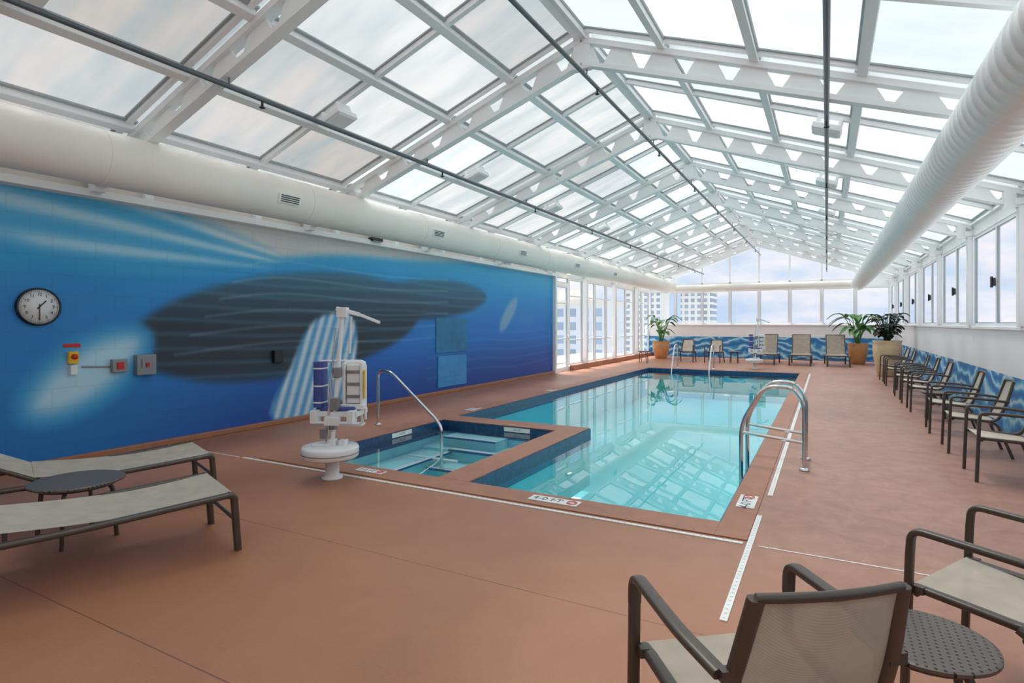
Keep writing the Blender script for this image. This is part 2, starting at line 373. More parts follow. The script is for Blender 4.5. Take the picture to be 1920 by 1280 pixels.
# depth markers
def marker(loc,rz,txt,w=.34,h=.15,vert=False,sym=True):
    e=empty('depth_marker',loc,rz)
    R=Matrix.Rotation(math.radians(90),4,'X') if vert else Matrix.Identity(4)
    m=MB();m.box((0,0,0),(w,h,.006));o=m.obj('tile',M_tilew,e);o.data.transform(R)
    text(txt,h*.78,R@Matrix.Translation((-w*.14 if sym else 0,0,.0032)),M_ink,'lettering',e,.0008)
    if sym:
        m=MB();m.tube([(w*.36+.045*h/.15*math.cos(a),.045*h/.15*math.sin(a),.004) for a in [i*2*math.pi/20 for i in range(20)]],.005,seg=6,closed=True);m.beam((w*.36-.035,-.035,.004),(w*.36+.035,.035,.004),.008,.002)
        o=m.obj('no_diving_symbol',M_red,e,label='red no diving ring');o.data.transform(R)
    tag(e,'white tile pool depth marker reading '+txt,'sign','pool depth markers');return e
mz=CT+.004
marker((-2.0,4.40,mz),0,"4-0 FT",.44,.13)
marker((-.58,5.15,mz),90,"4-0 FT",.36,.14)
marker((-5.35,8.4,mz),90,"3-6 FT",.34,.14)
marker((-3.9,IY-t-.005,-.04),0,"3-0 FT",.42,.06,True,False)
marker((PX0+t+.005,6.3,-.04),90,"3-0 FT",.42,.06,True,False)
marker((-4.02,4.4,mz),0,"3-0 FT",.34,.1)
marker((-5.35,11.6,mz),90,"3-6 FT",.34,.14)
marker((-2.6,19.15,mz),0,"3-6 FT",.42,.14)
# ---------------------------------------------------------------- walls
m=MB();m.b2(XL-.2,XL,YB,15.62,0,ZE)
struct(m.obj('wall_left',M_beige),'beige painted block wall behind the ocean mural','wall')
m=MB()
m.b2(XL-.2,XL,15.62,YF,2.92,ZE);m.b2(XL-.2,XL,15.62,YF,0,.12)
struct(m.obj('wall_left_glazed_header',M_white),'white header over the glazed side wall','wall')
m=MB();m.b2(XR,XR+.12,YB,YF,.79,1.43,0);m.b2(XR,XR+.12,YB,YF,0,.79,1);m.b2(XR,XR+.12,YB,YF,2.94,ZE,0)
struct(m.obj('wall_right',[M_white,M_wave]),'low white wall with a blue wave mural below the windows','wall')
m=MB();m.b2(XL-.2,XR+.12,YF,YF+.2,.9,1.4,0);m.b2(XL-.2,XR+.12,YF,YF+.2,0,.9,1);m.b2(XL-.2,XR+.12,YF,YF+.2,2.92,3.2,0)
struct(m.obj('wall_back',[M_white,M_wave]),'end wall with a blue wave mural under the windows','wall')
m=MB();m.b2(XL-.2,XR+.12,YB-.2,YB,0,ZE)
m.add([(XL-.2,YB-.05,ZE),(XR+.12,YB-.05,ZE),(XC,YB-.05,ZR)],[(0,1,2)])
struct(m.obj('wall_front',M_beige),'plain beige end wall','wall')
m=MB();m.b2(XL,XL+.06,YB,15.6,0,.07);struct(m.obj('baseboard_left',M_coping,bevel=.01),'terracotta curb','baseboard')
m=MB();m.b2(XL,XL+.14,16.9,YF,0,.16);struct(m.obj('baseboard_left_glazed',M_coping,bevel=.01),'terracotta curb','baseboard')
m=MB();m.b2(XL,XL+.12,YB,15.6,2.88,2.96)
for y in(-.6,.9,2.4,3.9,5.4,6.9,8.4,9.9,11.4,12.9,14.4):
    m.b2(XL,XL+.08,y,y+.1,2.96,ZE)
struct(m.obj('trim_1',M_white),'white steel ledge with short posts above the mural','trim')
m=MB();m.b2(XR-.04,XR,YB,YF,1.40,1.45);struct(m.obj('trim_2',M_white,bevel=.008),'white window sill','trim')
m=MB();m.b2(XL,XR-.06,YF-.07,YF,1.38,1.44);struct(m.obj('trim_3',M_white,bevel=.008),'white window sill','trim')
m=MB();m.b2(XL,XL+.1,15.6,15.72,0,ZE);struct(m.obj('trim_4',M_white),'white corner post','trim')
trs=[.4+2.95*i for i in range(9)]
for y in trs:
    m=MB();m.b2(XR-.08,XR,y-.065,y+.065,1.45,2.95);m.b2(XR-.12,XR,y-.09,y+.09,2.95,3.03)
    o=m.obj('column',M_white,bevel=.008);tag(o,'white square steel wall column between windows','column','steel wall columns')
for y in trs[6:]:
    m=MB();m.b2(XL,XL+.14,y-.08,y+.08,.16,2.95)
    o=m.obj('column',M_white,bevel=.008);tag(o,'white square steel wall column between windows','column','steel wall columns')
# windows
WN=[0]
def window(P,ux,W,z0,z1,nm=1,rails=(),latch=False,lab='white framed sliding window',name='window',fw=.055,dp=.08):
    WN[0]+=1
    P=Vector(P);ux=Vector(ux);n=ux.cross(Vector((0,0,1)))
    m=MB()
    m.beam(P+V(0,0,z0+fw/2),P+ux*W+V(0,0,z0+fw/2),dp,fw);m.beam(P+V(0,0,z1-fw/2),P+ux*W+V(0,0,z1-fw/2),dp,fw)
    for k in range(nm+2):
        a=P+ux*(fw/2+(W-fw)*k/(nm+1));m.beam(a+V(0,0,z0+fw),a+V(0,0,z1-fw),fw,dp,up=n)
    for r in rails: m.beam(P+ux*fw+V(0,0,r),P+ux*(W-fw)+V(0,0,r),.07,.04)
    for k in range(nm+1):
        a0=P+ux*(fw+(W-fw)*k/(nm+1));a1=P+ux*((W-fw)*(k+1)/(nm+1))
        for za in(z0+fw+.006,z1-fw-.006): m.beam(a0+V(0,0,za),a1+V(0,0,za),dp*.5,.012,1)
        for aa in(a0+ux*.006,a1-ux*.006): m.beam(aa+V(0,0,z0+fw),aa+V(0,0,z1-fw),.012,dp*.5,1,up=n)
    o=m.obj('%s_%d'%(name,WN[0]),[M_white2,M_gask]);struct(o,lab,name)
    g=MB();a=P+n*0.0
    g.add([a+ux*fw+V(0,0,z0+fw),a+ux*(W-fw)+V(0,0,z0+fw),a+ux*(W-fw)+V(0,0,z1-fw),a+ux*fw+V(0,0,z1-fw)],[(0,1,2,3)])
    g.obj('glass_pane',G_win,o)
    if latch:
        c=P+ux*(W*.5)+V(-.05,0,(z0+z1)/2-.1)
        l=MB();l.box(c,(.03,.07,.12));l.box(c+V(-.025,0,0),(.03,.03,.16));l.obj('latch',M_steel,o,label='black window latch')
    return o
ys=[YB]+trs+[YF]
for a,b in zip(ys[:-1],ys[1:]):
    window((XR+.035,a+.05,0),(0,1,0),b-a-.1,1.45,2.94,1,(),True,fw=.045,dp=.05)
x=XL;nW=8;w=(XR-XL)/nW
for k in range(nW):
    window((x+k*w,YF+.06,0),(1,0,0),w,1.42,2.92,0,(),False,'white framed fixed window in the end wall',fw=.05)
o=window((XL-.05,15.75,0),(0,1,0),1.1,.0,2.7,0,(.25,1.0,2.1),False,'white framed glass door','door',fw=.1)
l=MB();l.tube([(XL+.02,16.7,.95),(XL+.05,16.7,.95),(XL+.05,16.7,1.15),(XL+.02,16.7,1.15)],.012);l.obj('handle',M_chrome,o)
window((XL-.05,15.75,0),(0,1,0),1.1,2.72,2.92,0,lab='small transom window over the door',fw=.03)
y=16.9
while y<YF-.3:
    window((XL-.05,y,0),(0,1,0),1.16,.16,2.92,0,(.95,2.35),False,'tall white framed side window');y+=1.17
# gable glazing
m=MB();g=MB()
def gx(x):return roofz(x)-.1
m.beam((XL,YF+.05,ZE-.02),(XC,YF+.05,ZR-.1),.1,.12);m.beam((XC,YF+.05,ZR-.1),(XR,YF+.05,ZE-.02),.1,.12)
for k in range(1,8):
    xx=XL+k*w; m.beam((xx,YF+.05,3.18),(xx,YF+.05,gx(xx)),.07,.08,up=(0,1,0))
m.beam((XL,YF+.05,3.2),(XR,YF+.05,3.2),.08,.08)
o=m.obj('window_90',M_white2);struct(o,'white framed triangular gable window','window')
g.add([(XL,YF+.06,3.2),(XR,YF+.06,3.2),(XC,YF+.06,ZR-.1)],[(0,1,2)]);g.obj('glass_pane',G_win,o)
# ---------------------------------------------------------------- roof
edges=[YB]+trs+[YF+.2]
wi=100
rp=random.Random(11)
for bi,(a,b) in enumerate(zip(edges[:-1],edges[1:])):
    for sg in(-1,1):
        m=MB()
        for k in range(6):
            xx=XC+sg*4.65*k/5+(sg*.03 if k==0 else 0);zz=roofz(xx)-.04
            m.beam((xx,a+.04,zz),(xx,b-.04,zz),.06,.1,up=(sg*SL,0,1))
            m.beam((xx,a+.04,zz-.05),(xx,b-.04,zz-.05),.085,.012,up=(sg*SL,0,1))
            m.beam((xx,a+.02,zz+.03),(xx,b-.02,zz+.03),.115,.02,1,up=(sg*SL,0,1))
        ym=(a+b)/2
        if b-a>2.3:
            m.beam((XC+sg*.03,ym,ZR-.03),(XC+sg*4.65,ym,ZE-.03),.06,.08)
            m.beam((XC+sg*.03,ym,ZR-.005),(XC+sg*4.65,ym,ZE-.005),.105,.015,1)
        for yy,s_ in((a+.1,1),(b-.1,-1)):
            m.beam((XC+sg*.03,yy,ZR-.02),(XC+sg*4.65,yy,ZE-.02),.05,.06)
            m.beam((XC+sg*.03,yy+s_*.03,ZR-.005),(XC+sg*4.65,yy+s_*.03,ZE-.005),.045,.015,1)
        o=m.obj('window_%d'%wi,[M_white2,M_gask]);wi+=1;struct(o,'white gridded glass roof bay between trusses','roof window')
        g=MB()
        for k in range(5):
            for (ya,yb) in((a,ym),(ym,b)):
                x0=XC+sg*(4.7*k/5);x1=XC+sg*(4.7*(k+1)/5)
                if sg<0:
                    base=0 if bi<=1 else (1 if bi==2 else (2 if bi<=4 else 3))  # darker panes near the camera, view-dependent dimness painted bay by bay
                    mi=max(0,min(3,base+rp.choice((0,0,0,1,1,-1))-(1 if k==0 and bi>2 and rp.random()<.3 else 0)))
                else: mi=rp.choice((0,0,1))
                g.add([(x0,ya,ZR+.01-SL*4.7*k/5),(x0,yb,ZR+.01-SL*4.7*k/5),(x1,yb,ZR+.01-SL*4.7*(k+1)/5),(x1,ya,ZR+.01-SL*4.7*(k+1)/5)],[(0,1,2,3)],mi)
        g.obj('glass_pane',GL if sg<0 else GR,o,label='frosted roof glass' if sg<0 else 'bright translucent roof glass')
def truss(y):
    m=MB()
    for sg in(-1,1):
        def top(t): x=XC+sg*4.63*t; return Vector((x,y,roofz(x)-.11))
        def bot(t):
            p=top(t); return p-Vector((0,0,.27-.10*t))
        m.beam(top(0),top(1),.11,.06);m.beam(bot(0),bot(1),.11,.05)
        n=10
        for k in range(-1,n):
            t1=(k+1)/n;g_=.02;h=.002
            ta,tb=max(0,t1-g_),min(1,t1+g_);ba,bb=max(0,(k+.5)/n+h),min(1,(k+1.5)/n-h)
            m.plate([top(ta),top(tb),bot(bb),bot(ba)],(0,1,0),.03)
        m.beam(bot(.97)-V(0,0,.05),top(.97),.12,.12,up=(0,1,0))
    m.beam((XC,y,ZR-.45),(XC,y,ZR-.05),.2,.1,up=(0,1,0))
    o=m.obj('roof_truss',M_white);tag(o,'white steel gable truss with triangular webbing','roof truss','white steel roof trusses');return o
for y in trs: truss(y)
# ---------------------------------------------------------------- ducts
m=MB();m.tube([(-6.05,YB,3.07),(-6.05,25.6,3.07)],.262,seg=40)
for y in np.arange(.5,25.5,2.4): m.tube([(-6.05,y,3.07),(-6.05,y+.05,3.07)],.266,seg=40)
dl=tag(m.obj('air_duct',M_duct),'long smooth white round air duct above the mural','duct')
for y in(1.9,4.9,8.0,11.1,14.2,17.3):
    m=MB()
    d=Vector((math.cos(math.radians(-12)),0,math.sin(math.radians(-12))))
    c=Vector((-6.05,y,3.07))+d*.265
    R=Matrix.Rotation(math.radians(12),3,'Y')
    m.box(c,(.03,.32,.11),0,R)
    for k in range(4): m.box(c+R@V(.017,0,-.036+.024*k),(.006,.27,.012),1,R)
    m.obj('air_vent',[M_white2,M_black],dl,label='white slotted air vent')
pts=[];rad=[]
y=YB
while y<25.4:
    pts+= [(1.07,y,2.99),(1.07,y+.1,2.99),(1.07,y+.115,2.99),(1.07,y+.135,2.99)];rad+=[1,1,1.03,1.03];y+=.15
m=MB();m.tube(pts,.25,seg=36,radii=rad)
dr=tag(m.obj('air_duct',M_ductm),'white spiral ridged round air duct below the roof slope','duct')
for y in trs:
    for dd,xx,zz,off in((dl,-6.05,3.07,.19),(dr,1.07,2.99,.26)):
        h=MB();h.b2(xx-.02,xx+.02,y-.02,y+.02,zz+.24,roofz(xx)-off);h.obj('hanger',M_white2,dd)
m=MB();m.tube(fillet([(1.05,25.62,3.0),(1.05,25.9,3.0),(-6.05,25.9,3.0)],.26,8),.15,seg=24)
dx=tag(m.obj('air_duct',M_duct),'slim white cross duct in front of the end gable','duct')
for xx in(.3,-1.5,-3.5,-5.5):
    h=MB();h.b2(xx-.03,xx+.03,26.0,YF+.01,2.98,3.04);h.obj('hanger',M_white2,dx)
# sprinkler pipes
for (x,z,r,mt) in((-4.75,3.64,.024,M_pipe),(-2.45,4.36,.024,M_pipe),(0,3.56,.024,M_pipe)):
    m=MB();m.tube([(x,YB,z),(x,YF,z)],r,seg=12)
    p=tag(m.obj('sprinkler_pipe',mt),'long gray sprinkler pipe hung under the trusses','pipe','sprinkler pipes')
    for y in trs:
        h=MB();h.tube([(x,y,z),(x,y,roofz(x)-.3)],.008,seg=6);h.obj('hanger',M_pipe,p)
        h=MB();h.tube([(x,y+.35,z),(x,y+.35,z-.07)],.012,seg=8);h.lathe([(.012,-.07),(.028,-.075),(.028,-.082),(.008,-.09)],(x,y+.35,z),12);h.obj('sprinkler_head',M_black,p)
# luminaires
M_lens=mat('lamp_lens',(225,226,224),.5,emit=.05)
for k in range(8):
    for x in(-4.9,0.0):
        y=.4+2.95*k+1.475
        if x==0 and k<=1: continue
        z=roofz(x)-.2
        sl=1 if x<XC else -1
        e=empty('ceiling_light',(x,y,z)); e.rotation_euler=(0,-sl*math.atan(SL),0)
        m=MB();m.box((0,0,0),(.32,.3,.07));m.box((.12,0,.08),(.04,.2,.1));m.box((-.12,0,.08),(.04,.2,.1));m.obj('housing',M_white2,e,bevel=.01)
        m=MB();m.box((0,0,-.04),(.27,.25,.012));m.obj('lens',M_lens,e,label='white light lens')
        tag(e,'white boxy ceiling light fixed under the roof bars','ceiling light','boxy roof lights')
# ---------------------------------------------------------------- generic ocean mural (stand-in artwork)
def cr(pts,n=5,closed=True):
    P=np.array(pts,float);out=[];N=len(P)
    rng=range(N) if closed else range(N-1)
    for i in rng:
        p0=P[(i-1)%N] if closed or i>0 else P[i];p1=P[i];p2=P[(i+1)%N];p3=P[(i+2)%N] if closed or i+2<N else P[(i+1)]
        for k in range(n):
            t=k/n;out.append(.5*((2*p1)+(-p0+p2)*t+(2*p0-5*p1+4*p2-p3)*t*t+(-p0+3*p1-3*p2+p3)*t**3))
    if not closed: out.append(P[-1])
    return np.array(out)
Y0,Y1,Z0,Z1=.2,15.6,.0,2.87
ny,nz=1100,210
gy=np.linspace(Y0,Y1,ny+1);gz=np.linspace(Z0,Z1,nz+1)
GY,GZ=np.meshgrid(gy,gz,indexing='ij');PYa=GY.ravel();PZa=GZ.ravel()
C=np.zeros((PYa.size,3))
def mix(a,b,t): return a*(1-t[:,None])+np.asarray(b,float)*t[:,None]
def sm(x,a,b): t=np.clip((x-a)/(b-a),0,1);return t*t*(3-2*t)
zt=PZa/Z1
C[:]=(12,70,160)
C=mix(C,(14,112,202),sm(zt,.0,.45));C=mix(C,(28,152,218),sm(zt,.4,.85));C=mix(C,(92,192,232),sm(zt,.75,1.05)*.75)
nn=np.sin(PYa*1.7+2*np.sin(PZa*2.1))*np.sin(PZa*3.3+1.3*np.sin(PYa*.9))
C=mix(C,(60,172,224),np.clip(nn,0,1)*.3*sm(zt,.2,.7))
C=mix(C,(16,138,208),sm(PYa,6.0,3.0)*.6*sm(zt,.8,.25))
C=mix(C,(14,64,148),sm(PYa,8.5,11)*.55*sm(zt,.45,.05))
def seldist(P,closed,marg):
    lo=P.min(0)-marg;hi=P.max(0)+marg
    idx=np.nonzero((PYa>lo[0])&(PYa<hi[0])&(PZa>lo[1])&(PZa<hi[1]))[0]
    y=PYa[idx];z=PZa[idx];d=np.full(y.size,1e9);ins=np.zeros(y.size,bool)
    n=len(P)
    for i in range(n if closed else n-1):
        a=P[i];b=P[(i+1)%n];e=b-a;L2=max(e@e,1e-12)
        t=np.clip(((y-a[0])*e[0]+(z-a[1])*e[1])/L2,0,1)
        d=np.minimum(d,(y-a[0]-t*e[0])**2+(z-a[1]-t*e[1])**2)
        if closed and a[1]!=b[1]:
            c=((a[1]>z)!=(b[1]>z))&(y<(b[0]-a[0])*(z-a[1])/(b[1]-a[1])+a[0]);ins^=c
    return idx,y,z,np.sqrt(d),ins
def shape(P,col,soft=.02,alpha=1,smooth=5):
    P=cr(P,smooth)
    idx,y,z,d,ins=seldist(P,True,max(soft,.05))
    s=np.where(ins,d,-d);a=np.clip(.5+s/soft,0,1);a=a*a*(3-2*a)*alpha
    c=col(y,z,s) if callable(col) else np.tile(np.array(col,float),(y.size,1))
    C[idx]=C[idx]*(1-a[:,None])+c*a[:,None]
def stroke(P,w,col,alpha=1,soft=.012,n=6):
    P=cr(P,n,False)
    idx,y,z,d,_=seldist(P,False,w+soft)
    a=np.clip((w-d)/soft+.5,0,1)*alpha;C[idx]=C[idx]*(1-a[:,None])+np.array(col,float)*a[:,None]
def W(pts): return [wl(*p) for p in pts]
# pale haze along the top
shape(W([(300,330),(560,395),(800,450),(935,488),(800,489),(640,478),(480,480),(370,425)]),(226,216,211),.2,.92)
# slanting light rays
def rays(y,z,s):
    cy,cz=wl(640,520)
    ang=np.arctan2(z-cz,cy-y);v=.5+.5*np.sin(ang*75)
    c=np.tile(np.array((70,174,226.)),(y.size,1));return mix(c,(212,237,248),v**1.5*.9)
shape(W([(-300,250),(150,350),(330,395),(520,488),(300,500),(100,475),(0,440),(-200,420)]),rays,.35,.8)
# plain dark deep-water swell, shaded light at its crest, with simple parallel current lines
def swell(y,z,s):
    c=np.tile(np.array((30,44,60.)),(y.size,1))
    c=mix(c,(66,124,156),sm(z,1.35,2.35)*.75)
    c=mix(c,(24,78,138),sm(z,.95,.5)*.6)
    return mix(c,(90,150,178),(.5+.5*np.sin(z*34+1.1*np.sin(y*1.3)))**4*.28)
def ell(cy,cz,ry,rz,rot=0,n=16):
    cr_,sr_=math.cos(rot),math.sin(rot);out=[]
    for i in range(n):
        a=2*math.pi*i/n;u=ry*math.cos(a);v=rz*math.sin(a);out.append((cy+u*cr_-v*sr_,cz+u*sr_+v*cr_))
    return out
shape(ell(6.5,1.50,2.75,.80,.10),swell,.16,1)
shape(ell(9.6,1.98,2.2,.40,.06),swell,.2,.95)
# soft pale pools of light
def glow(y,z,s): return mix(np.tile(np.array((40,148,214.)),(y.size,1)),(186,228,248),sm(s,.02,.32))
shape(ell(3.35,.95,.8,.42,.6),glow,.14,.95)
shape(ell(12.9,1.72,.62,.2,.75),(150,178,205),.16,.8)
def shaft(y,z,s):
    v=.5+.5*np.sin((y-.35*z)*34);return mix(np.tile(np.array((84,162,216.)),(y.size,1)),(240,247,251),v*.85)
shape([(6.55,1.55),(7.35,1.6),(7.45,.9),(7.1,.12),(5.75,.08),(6.05,.8)],shaft,.12,.95)
for k in range(6):
    z_=1.1+.24*k;stroke([(4.3+.2*k,z_),(6.0,z_+.12),(8.2,z_+.06),(10.2,z_+.12)],.008,(190,226,238),.35,.05)
for k in range(5):
    stroke([(9.5,.35+.22*k),(11.5,.45+.22*k),(13.2,.38+.22*k),(15.4,.46+.22*k)],.012,(70,170,222),.3,.07)
blk=((np.mod(PZa,.2)<.012)|(np.mod(PYa+np.where(np.mod(np.floor(PZa/.2),2)>0,.2,0),.4)<.012))
C[blk]*=.95
Clin=np.where(C/255<=.04045,C/255/12.92,((np.clip(C,0,255)/255+.055)/1.055)**2.4)
me=bpy.data.meshes.new('mural')
XM=XL+.006
verts=np.stack([np.full(PYa.size,XM),PYa,PZa],1)
ii,jj=np.meshgrid(np.arange(ny),np.arange(nz),indexing='ij');a=(ii*(nz+1)+jj).ravel()
faces=np.stack([a,a+(nz+1),a+(nz+2),a+1],1)
me.vertices.add(len(verts));me.vertices.foreach_set('co',verts.ravel())
me.loops.add(faces.size);me.loops.foreach_set('vertex_index',faces.ravel())
me.polygons.add(len(faces));me.polygons.foreach_set('loop_start',np.arange(0,faces.size,4));me.polygons.foreach_set('loop_total',np.full(len(faces),4))
me.update()
at=me.color_attributes.new('paint','FLOAT_COLOR','POINT')
at.data.foreach_set('color',np.concatenate([Clin,np.ones((len(Clin),1))],1).ravel())
mm=bpy.data.materials.new('mural_paint');mm.use_nodes=True;N=mm.node_tree.nodes;L=mm.node_tree.links
an=N.new('ShaderNodeAttribute');an.attribute_name='paint';b=N['Principled BSDF'];b.inputs['Roughness'].default_value=.55
nz_=N.new('ShaderNodeTexNoise');nz_.inputs['Scale'].default_value=40;bp=N.new('ShaderNodeBump');bp.inputs['Strength'].default_value=.15;bp.inputs['Distance'].default_value=.01
L.new(nz_.outputs['Fac'],bp.inputs['Height']);L.new(bp.outputs[0],b.inputs['Normal']);L.new(an.outputs['Color'],b.inputs['Base Color'])
me.materials.append(mm)
mu=bpy.data.objects.new('mural',me);COL.objects.link(mu);tag(mu,'blue painted ocean mural with dark masses on block wall','mural')
# ---------------------------------------------------------------- wall things
def onwall(u,v): y,z=wl(u,v);return Vector((XL+.006,y,z))
c=onwall(70,575);e=empty('wall_clock',c)
r=.195
m=MB();m.lathe([(r,0),(r,.04),(r-.015,.05),(r-.022,.035)],seg=48,axis='x');m.obj('rim',M_black,e)
m=MB();m.lathe([(r-.02,.0),(r-.02,.037)],seg=48,axis='x');m.obj('face',M_plast,e)
RW=Matrix(((0,0,1,0),(1,0,0,0),(0,1,0,0),(0,0,0,1)))
m=MB()
for k in range(60):
    a=math.radians(k*6);l=.016 if k%5==0 else .007
    m.beam((.039,math.sin(a)*(r-.03),math.cos(a)*(r-.03)),(.039,math.sin(a)*(r-.03-l),math.cos(a)*(r-.03-l)),.004,.002,up=(1,0,0))
m.obj('tick_marks',M_black,e)
for k in range(1,13):
    a=math.radians(k*30);text(str(k),.045,Matrix.Translation((.039,math.sin(a)*.125,math.cos(a)*.125))@RW,M_black,'numeral',e)
def hand(ang,l,w,n):
    a=math.radians(ang);m=MB();m.beam((.045,-math.sin(a)*.03,-math.cos(a)*.03),(.045,math.sin(a)*l,math.cos(a)*l),w,.003,up=(1,0,0));m.obj(n,M_black,e)
hand(42,.085,.012,'hour_hand');hand(180,.13,.008,'minute_hand')
tag(e,'round wall clock with white face and black rim','clock')
def wallbox(u,v,w,h,d,mt,name,lab,cat,extra=None):
    c=onwall(u,v);e=empty(name,c);m=MB();m.box((d/2,0,0),(d,w,h));m.obj('housing',mt,e,bevel=.006)
    if extra: extra(e,d)
    tag(e,lab,cat)
def ex1(e,d):
    m=MB();m.box((d+.006,0,.0),(.012,.07,.08));m.obj('switch_plate',M_red,e)
def ex2(e,d):
    m=MB();m.box((d+.006,0,.02),(.012,.12,.1));m.obj('switch_plate',M_gray,e);m=MB();m.box((d+.02,0,.0),(.02,.03,.05));m.obj('switch',M_red,e)
wallbox(220,685,.16,.15,.06,M_gray,'alarm_pull_station','small gray box with red switch on the mural','alarm switch',ex1)
wallbox(268,683,.22,.24,.08,M_gray,'control_box','gray metal control box with cover on the mural','control box',ex2)
wallbox(518,668,.16,.18,.06,M_black,'outlet_box','small black outlet box on the mural','outlet box',None)
def ex3(e,d):
    m=MB();m.lathe([(.028,d),(.028,d+.03),(.02,d+.04)],(0,0,.01),axis='x',seg=20);m.obj('push_button',M_red,e)
    m=MB();m.box((.004,0,.13),(.008,.16,.04));m.obj('sign_plate',M_red,e)
    m=MB();m.box((.03,0,-.13),(.05,.06,.1));m.obj('phone_handset',M_plast,e)
wallbox(134,670,.09,.13,.05,M_yel,'emergency_button','yellow emergency button with red sign on the mural','emergency button',ex3)
m=MB();a=onwall(152,687);b_=onwall(205,687);m.tube([a+V(.009,0,0),b_+V(.009,0,0)],.01,seg=8);tag(m.obj('conduit',M_gray),'thin gray conduit running between wall boxes','conduit')
M_teal=mat('teal_panel',(28,116,165),.5,var=.2,scale=3);M_lblue=mat('light_blue_panel',(50,142,208),.5,var=.12,scale=4)
def panel(u0,v0,u1,v1,mt,lab):
    y0,_=wl(u0,650);y1,_=wl(u1,650);_,z1=wl(u0,v0);_,z0=wl(u0,v1)
    e=MB();e.b2(XL+.0,XL+.025,y0,y1,z0,z1);o=e.obj('access_panel',mt,bevel=.004)
    for k in range(5):
        f=MB();zz=z0+(z1-z0)*(k+1)/6;f.b2(XL+.025,XL+.029,y0+.06,y1-.06,zz-.006,zz+.006);f.obj('louvre',mt,o)
    tag(o,lab,'wall panel')
panel(816,596,874,662,M_teal,'teal painted access panel set in the mural')
panel(820,668,873,727,M_lblue,'light blue painted louvred panel set in the mural')
M_warm=mat('warm_bulb',(255,225,170),.5,emit=6)
for u,v,wm in((695,450,0),(1060,512,1),(945,488,0)):
    y,z=wl(u,v);z=min(z,3.05)
    e=empty('spotlight',(XL+.12,y,z));m=MB();m.box((0,0,0),(.1,.28,.06));m.box((-.08,0,.0),(.1,.04,.04));m.obj('housing',M_black if not wm else M_gray,e,bevel=.01)
    m=MB();m.box((.02,0,-.035),(.07,.22,.012));m.obj('bulb',M_warm if wm else M_gray,e);tag(e,'small wall spotlight above the mural','spotlight','mural spotlights')
# ---------------------------------------------------------------- furniture
def build_chair(mt,mb):
    e=empty('patio_chair')
    ref=(1,0,0);fx=.285
    for sx in(-1,1):
        x=sx*fx
        m=MB();m.tube([(x,.26,0),(x,.24,.57)],.015,.02,ref=ref,sq=.6);m.obj('leg',M_bronze,e)
        m=MB();m.tube(fillet([(x,-.11,.40),(x,-.18,.36),(x,-.31,0)],.05),.015,.02,ref=ref,sq=.6);m.obj('leg',M_bronze,e)
        m=MB();m.tube(fillet([(x,.24,.56),(x,.234,.655),(x,-.1,.64),(x*.9,-.265,.62)],.07),.014,.022,ref=ref,sq=.6);m.box((x*.83,-.27,.62),(.05,.03,.03));m.obj('armrest',M_bronze,e)
        m=MB();m.tube(fillet([(sx*.25,.24,.41),(sx*.25,.0,.40),(sx*.24,-.18,.385),(sx*.225,-.27,.61),(sx*.2,-.33,.835)],.09),.015,.022,ref=ref,sq=.6);m.box((sx*.265,.21,.41),(.03,.03,.03));m.obj('side_rail',M_bronze,e)
    for q in([(-.28,.22,.395),(.28,.22,.395)],[(-.28,-.13,.36),(.28,-.13,.36)],[(-.2+.4*k/8,-.33-.03*math.sin(math.pi*k/8),.835+.006*math.sin(math.pi*k/8)) for k in range(9)]):
        m=MB();m.tube(q,.012,.013);m.obj('crossbar',M_bronze,e)
    prof=fillet([(0,.24,.425),(0,.0,.405),(0,-.18,.385)],.1,6)
    def seat(u,v):
        i=u*(len(prof)-1);k=min(int(i),len(prof)-2);p=prof[k].lerp(prof[k+1],i-k);x=(v-.5)*.49
        return (x,p.y,p.z-.022*(1-(2*v-1)**2)*math.sin(math.pi*min(1,u*1.0)))
    m=MB();m.grid(seat,16,10);m.obj('seat',mt,e)
    bp=fillet([(0,-.18,.39),(0,-.27,.61),(0,-.335,.833)],.15,8)
    def back(u,v):
        i=u*(len(bp)-1);k=min(int(i),len(bp)-2);p=bp[k].lerp(bp[k+1],i-k);w=.47-.07*u;x=(v-.5)*w
        return (x,p.y-.028*(1-(2*v-1)**2),p.z+.006*(1-(2*v-1)**2)*u)
    m=MB();m.grid(back,16,10);m.obj('backrest',mb,e)
    return tag(e,'bronze framed patio armchair with taupe mesh sling','chair','mesh sling patio chairs')
ch=build_chair(M_sling,M_slingb);ch.location=(-.195,1.885,0);ch.rotation_euler=(0,0,math.radians(38))
ch['label']='bronze framed patio armchair with taupe mesh sling beside a round table'
c2=build_chair(M_sling,M_sling);c2.location=(.65,2.99,0);c2.rotation_euler=(0,0,math.radians(60.5))
c2['label']='bronze framed patio armchair with cream mesh sling beyond a round table'
c3=build_chair(M_slingr,M_slingr);c3.location=(1.5,7.15,0);c3.rotation_euler=(0,0,math.radians(90))
rowlab='bronze framed patio armchair standing against the window wall';c3['label']=rowlab
for y in(8.5,9.85,12.0,13.2,14.4,16.5,17.7):
    copy_thing(c3,(1.5,y,0),90+random.uniform(-4,4),rowlab)
for x,y,r in((-4.75,22.8,180),(-3.75,22.9,172)): copy_thing(c3,(x,y,0),r,'bronze framed patio armchair facing the pool')
